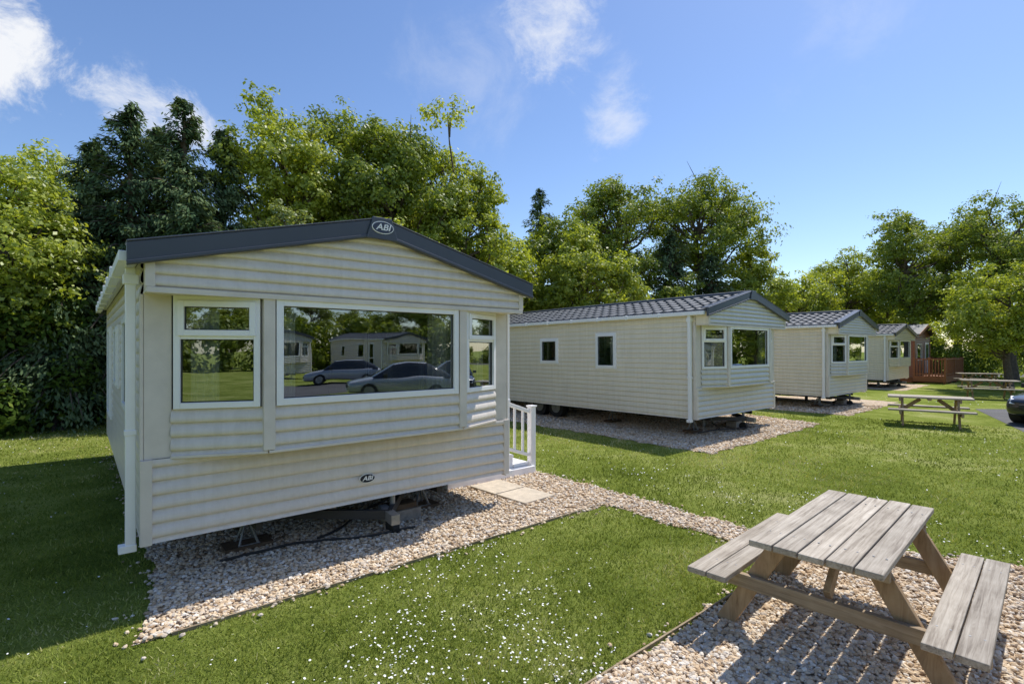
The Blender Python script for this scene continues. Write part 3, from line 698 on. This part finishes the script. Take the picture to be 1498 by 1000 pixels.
def conifer(name,x,y,H,Rr,seed,nl=22000,size=.17,leaf='conif'):
    g=np.random.default_rng(seed); parts=[tube([(0,0,0),(0,0,H*.5),(.05,0,H*.98)],[.03*H,.018*H,.01],8)]
    B=150; LC=[];LO=[];LT=[];LV=[]
    for k in range(B):
        f=(k+g.random())/B; f=f**.9; h0=H*(.04+.94*f); az=g.uniform(0,6.28); l=Rr*((1-f)**.75)*g.uniform(.6,1.25)+.12
        dr=np.array([math.cos(az),math.sin(az),0]); rise=.15+.9*f
        t=np.linspace(0,1,6)[:,None]; pts=np.array([0,0,h0])+dr*l*t+np.array([0,0,1.])*(l*(rise*t-.75*t**2*(1-.4*f)))
        parts.append(tube(pts,list(np.linspace(.012*H*(1-f)+.012,.006,6)),4))
        n=int(nl/B*(.35+1.5*(1-f))); s=g.random(n)**.7; base=pts[0]+dr*l*s[:,None]+np.array([0,0,1.])*(l*(rise*s-.75*s**2*(1-.4*f)))[:,None]
        wv=l*.17*(1.15-s*.7)[:,None]; side=np.cross(dr,[0,0,1]); o=side*g.normal(0,1,(n,1))*wv+np.array([0,0,-1.])*np.abs(g.normal(0,.22,(n,1)))*(.4+l*.3)+g.normal(0,.05,(n,3))
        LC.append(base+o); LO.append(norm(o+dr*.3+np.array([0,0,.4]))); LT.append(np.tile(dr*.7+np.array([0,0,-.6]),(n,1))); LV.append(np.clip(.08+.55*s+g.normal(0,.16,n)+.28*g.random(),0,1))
    lv,lf=leafquads(np.concatenate(LC),np.concatenate(LO),size,g,asp=.32,tdir=np.concatenate(LT))
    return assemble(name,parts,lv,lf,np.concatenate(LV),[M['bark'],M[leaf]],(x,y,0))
def at(px,Y): return (px-749)/752*Y
def hh(py,Y): return 2+(510-py)/752*Y
tr_list=[
('oak_tree',5,13,235,2.3,'lime',.06,.12,24000),
('oak_tree',95,19,185,3.0,'lime',.2,.14,16000),
('oak_tree',-60,18,240,3.2,'oak',.1,.14,12000),
('oak_tree',425,18.5,138,2.9,'lime',.28,.13,32000),
('oak_tree',570,19,134,3.0,'oak',.25,.13,34000),
('oak_tree',645,20,158,2.3,'lime',.3,.13,22000),
('oak_tree',500,21,150,2.8,'oak',.3,.14,14000),
('oak_tree',680,19,272,2.2,'lime',.1,.13,22000),
('willow_tree',395,14.8,262,1.55,'willow',.15,.10,18000),
('oak_tree',570,17,280,2.3,'lime',.1,.12,24000),
('oak_tree',735,22,318,2.3,'lime',.1,.14,18000),
('oak_tree',815,24,300,2.5,'oak',.1,.14,20000),
('hawthorn_tree',865,21.5,322,2.2,'lime',.1,.13,24000),
('oak_tree',895,31,240,3.4,'oak',.35,.16,20000),
('oak_tree',1025,31,243,4.0,'oak',.38,.16,26000),
('oak_tree',1105,29,342,2.5,'lime',.1,.15,18000),
('oak_tree',940,28,360,3.0,'oak',.1,.16,14000),
('oak_tree',1170,40,382,3.2,'lime',.2,.18,13000),
('oak_tree',1240,44,366,3.6,'lime',.3,.19,13000),
('oak_tree',1335,36,288,3.5,'oak',.2,.17,24000),
('oak_tree',1300,44,380,3.6,'lime',.1,.19,12000),
('oak_tree',1400,39,300,3.6,'oak',.15,.18,20000),
('oak_tree',1480,33,268,4.2,'oak',.3,.16,30000),
('oak_tree',1580,33,285,4.2,'oak',.2,.17,14000),
('young_ash_tree',1475,24.5,365,2.9,'lime',.14,.13,30000),
]
objs=[]
for i,(nm,px,Y,py,rr,lf,low,sz,nl) in enumerate(tr_list):
    objs.append(tree(nm,at(px,Y),Y,hh(py,Y),rr,100+i,lf,low,sz,nl))
for i,(px,Y,py,rr) in enumerate([(190,15,146,2.3),(268,15.4,138,2.2),(228,16.5,180,2.3),(135,15,200,2.4),(325,16.5,186,2.4),(285,14.2,280,2.0),(90,13.6,300,2.0),(790,30,272,2.6),(980,28,335,2.8),(1040,28,370,2.6)]):
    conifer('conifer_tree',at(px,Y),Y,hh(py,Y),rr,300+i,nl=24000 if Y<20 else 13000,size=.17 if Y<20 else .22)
def inst(src,name,x,y,s,rz):
    o=bpy.data.objects.new(name,src.data); scene.collection.objects.link(o); o.location=(x,y,0); o.scale=(s,s,s*.95); o.rotation_euler=(0,0,rz)
r2=random.Random(11)
for k in range(9):
    inst(objs[3+(k%3)],'background_tree',-16+k*7+r2.uniform(-1,1),27+k*3.4+r2.uniform(-1.5,1.5),r2.uniform(.6,.78),r2.uniform(0,6))
for k in range(10):
    inst(objs[17+(k%5)],'background_tree',24+k*6+r2.uniform(-2,2),54+r2.uniform(-3,6)-k*1.2,r2.uniform(.75,.95),r2.uniform(0,6))
# trees across the road, beside and behind the photographer
lowt=[objs[9],objs[11],objs[12],objs[15],objs[16]]
for k in range(38):
    a=R(62+k*5.2); rr_=52+r2.uniform(-4,5); inst(lowt[k%5],'background_tree',2+rr_*math.sin(a),rr_*math.cos(a),r2.uniform(1.0,1.4),r2.uniform(0,6))
inst(objs[4],'oak_tree',34,2,.62,1)
def under(name,path,hmax,nl,seed,leaf='ivy',size=.13,spread=1.0,dk=3.2):
    g=np.random.default_rng(seed); LC=[];LO=[];LV=[]; path=np.array(path,float)
    segl=np.linalg.norm(np.diff(path,axis=0),axis=1); tot=segl.sum(); K=int(tot*dk)
    for k in range(K):
        d=g.random()*tot; i=0
        while d>segl[i] and i<len(segl)-1: d-=segl[i]; i+=1
        p=path[i]+(path[i+1]-path[i])*d/segl[i]+g.normal(0,spread*.5,2); rr=g.uniform(.4,.9)*(1 if hmax<4 else 1.6); z=g.uniform(.2,max(.3,hmax-rr*.6)); n=nl//K
        dd=norm(g.normal(0,1,(n,3)))*rr*g.uniform(.55,1.1,(n,1)); LC.append(np.array([p[0],p[1],z])+dd); LO.append(norm(dd)); LV.append(np.clip(.3*g.random()+.3+g.normal(0,.2,n),0,1))
    LC=np.concatenate(LC);LO=np.concatenate(LO);LV=np.concatenate(LV); ok=LC[:,2]>.02; LC,LO,LV=LC[ok],LO[ok],LV[ok]
    lv,lf=leafquads(LC,LO,size,g); np_obj(name,lv,lf,[M[leaf]],attr=np.repeat(LV,4))
under('undergrowth',[(-17,8.2),(-12,11.6),(-9.6,13.4),(-4,18.5),(2,24.5),(9,31),(18,38)],2.6,52000,1)
under('undergrowth',[(-16,10),(-11,13.5),(-5,19)],3.9,22000,2,size=.15)
under('hedge',[(20,43),(34,42),(60,38)],2.3,20000,3,leaf='oak',size=.2,spread=.8)
under('undergrowth',[(26,34),(33,36),(40,34)],3.0,13000,4,leaf='oak',size=.18)
under('hedge',[(62,34),(52,16),(48,0),(44,-14),(34,-30),(16,-42),(-6,-46)],5.0,66000,6,leaf='oak',size=.45,spread=1.2,dk=3.2)

# ------------------------------------------------------------------ sun, sky, camera
EL,AZ=59,48
sun=bpy.data.lights.new('sun','SUN'); sun.energy=5.0; sun.angle=R(.5); sun.color=(1,.955,.89)
so=bpy.data.objects.new('sun',sun); scene.collection.objects.link(so)
sd=Vector((math.sin(R(AZ))*math.cos(R(EL)),math.cos(R(AZ))*math.cos(R(EL)),math.sin(R(EL)))); so.rotation_euler=sd.to_track_quat('Z','Y').to_euler()
w=bpy.data.worlds.new('World'); scene.world=w; w.use_nodes=True; t=w.node_tree; t.nodes.clear()
out=t.nodes.new('ShaderNodeOutputWorld'); bg=t.nodes.new('ShaderNodeBackground'); bg.inputs[1].default_value=.15; t.links.new(bg.outputs[0],out.inputs[0])
sky=t.nodes.new('ShaderNodeTexSky'); sky.sky_type='NISHITA'; sky.sun_disc=False; sky.sun_elevation=R(EL); sky.sun_rotation=R(AZ); sky.air_density=1.0; sky.dust_density=.35; sky.ozone_density=2.5
hs=t.nodes.new('ShaderNodeHueSaturation'); hs.inputs['Hue'].default_value=.506; hs.inputs['Saturation'].default_value=1.10; hs.inputs['Value'].default_value=1.12; t.links.new(sky.outputs[0],hs.inputs['Color'])
tc=t.nodes.new('ShaderNodeTexCoord'); D=tc.outputs['Generated']
def nd(tp,**k):
    n=t.nodes.new(tp)
    for a,b in k.items(): setattr(n,a,b)
    return n
mp=nd('ShaderNodeMapping'); mp.inputs['Location'].default_value=(1.3,.4,0); mp.inputs['Scale'].default_value=(1,1,1.1); t.links.new(D,mp.inputs[0])
NZ=nd('ShaderNodeTexNoise'); NZ.inputs['Scale'].default_value=9; NZ.inputs['Detail'].default_value=9; NZ.inputs['Roughness'].default_value=.68; NZ.inputs['Distortion'].default_value=.4; t.links.new(mp.outputs[0],NZ.inputs['Vector'])
def cloud(az,el,sx,sz,lo,hi,op,roll=0):
    a,e=R(az),R(el); c=(math.sin(a)*math.cos(e),math.cos(a)*math.cos(e),math.sin(e))
    s=nd('ShaderNodeVectorMath',operation='SUBTRACT'); t.links.new(D,s.inputs[0]); s.inputs[1].default_value=c
    rt=nd('ShaderNodeVectorRotate',rotation_type='Z_AXIS'); rt.inputs['Angle'].default_value=a; t.links.new(s.outputs[0],rt.inputs[0])
    r3=nd('ShaderNodeVectorRotate',rotation_type='Y_AXIS'); r3.inputs['Angle'].default_value=R(roll); t.links.new(rt.outputs[0],r3.inputs[0])
    m=nd('ShaderNodeVectorMath',operation='MULTIPLY'); m.inputs[1].default_value=(1/sx,1/.5,1/sz); t.links.new(r3.outputs[0],m.inputs[0])
    l=nd('ShaderNodeVectorMath',operation='LENGTH'); t.links.new(m.outputs[0],l.inputs[0])
    mr=nd('ShaderNodeMapRange',interpolation_type='SMOOTHSTEP'); mr.inputs[1].default_value=0; mr.inputs[2].default_value=1; mr.inputs[3].default_value=1; mr.inputs[4].default_value=0; t.links.new(l.outputs['Value'],mr.inputs[0])
    ad=nd('ShaderNodeMath',operation='MULTIPLY_ADD'); ad.inputs[1].default_value=.34; t.links.new(mr.outputs[0],ad.inputs[0]); t.links.new(NZ.outputs[0],ad.inputs[2])
    m2=nd('ShaderNodeMapRange',interpolation_type='SMOOTHSTEP'); m2.inputs[1].default_value=lo; m2.inputs[2].default_value=hi; m2.inputs[4].default_value=op; t.links.new(ad.outputs[0],m2.inputs[0])
    mr2=nd('ShaderNodeMapRange'); mr2.inputs[2].default_value=.2; t.links.new(mr.outputs[0],mr2.inputs[0])
    o2=nd('ShaderNodeMath',operation='MULTIPLY'); t.links.new(m2.outputs[0],o2.inputs[0]); t.links.new(mr2.outputs[0],o2.inputs[1])
    return o2.outputs[0]
cl=[cloud(-46,22.5,.24,.10,.60,.84,.95,-12),cloud(-33.5,20,.20,.08,.58,.86,.8,-12),cloud(4.5,31.5,.13,.14,.58,1.0,.8),cloud(11.5,23.5,.09,.12,.56,1.0,.55),
    cloud(33,29,.16,.2,.58,1.15,.2),cloud(-4,28,.22,.16,.56,1.15,.28),cloud(115,25,.6,.3,.60,.9,.8),cloud(190,22,.6,.2,.60,.9,.8)]
f=cl[0]
for c in cl[1:]:
    m=nd('ShaderNodeMath',operation='MAXIMUM'); t.links.new(f,m.inputs[0]); t.links.new(c,m.inputs[1]); f=m.outputs[0]
mx=nd('ShaderNodeMix',data_type='RGBA'); t.links.new(f,mx.inputs[0]); t.links.new(hs.outputs[0],mx.inputs[6]); mx.inputs[7].default_value=(6.3,6.4,6.6,1); t.links.new(mx.outputs[2],bg.inputs[0])
cam=bpy.data.cameras.new('camera'); co=bpy.data.objects.new('camera',cam); scene.collection.objects.link(co); co.location=(0,0,2.0); co.rotation_euler=(R(90),0,0)
cam.sensor_width=36; cam.lens=36*752/1498; cam.shift_y=10/1498; cam.clip_end=2000; scene.camera=co
scene.view_settings.view_transform='Standard'; scene.view_settings.look='None'; scene.view_settings.exposure=0
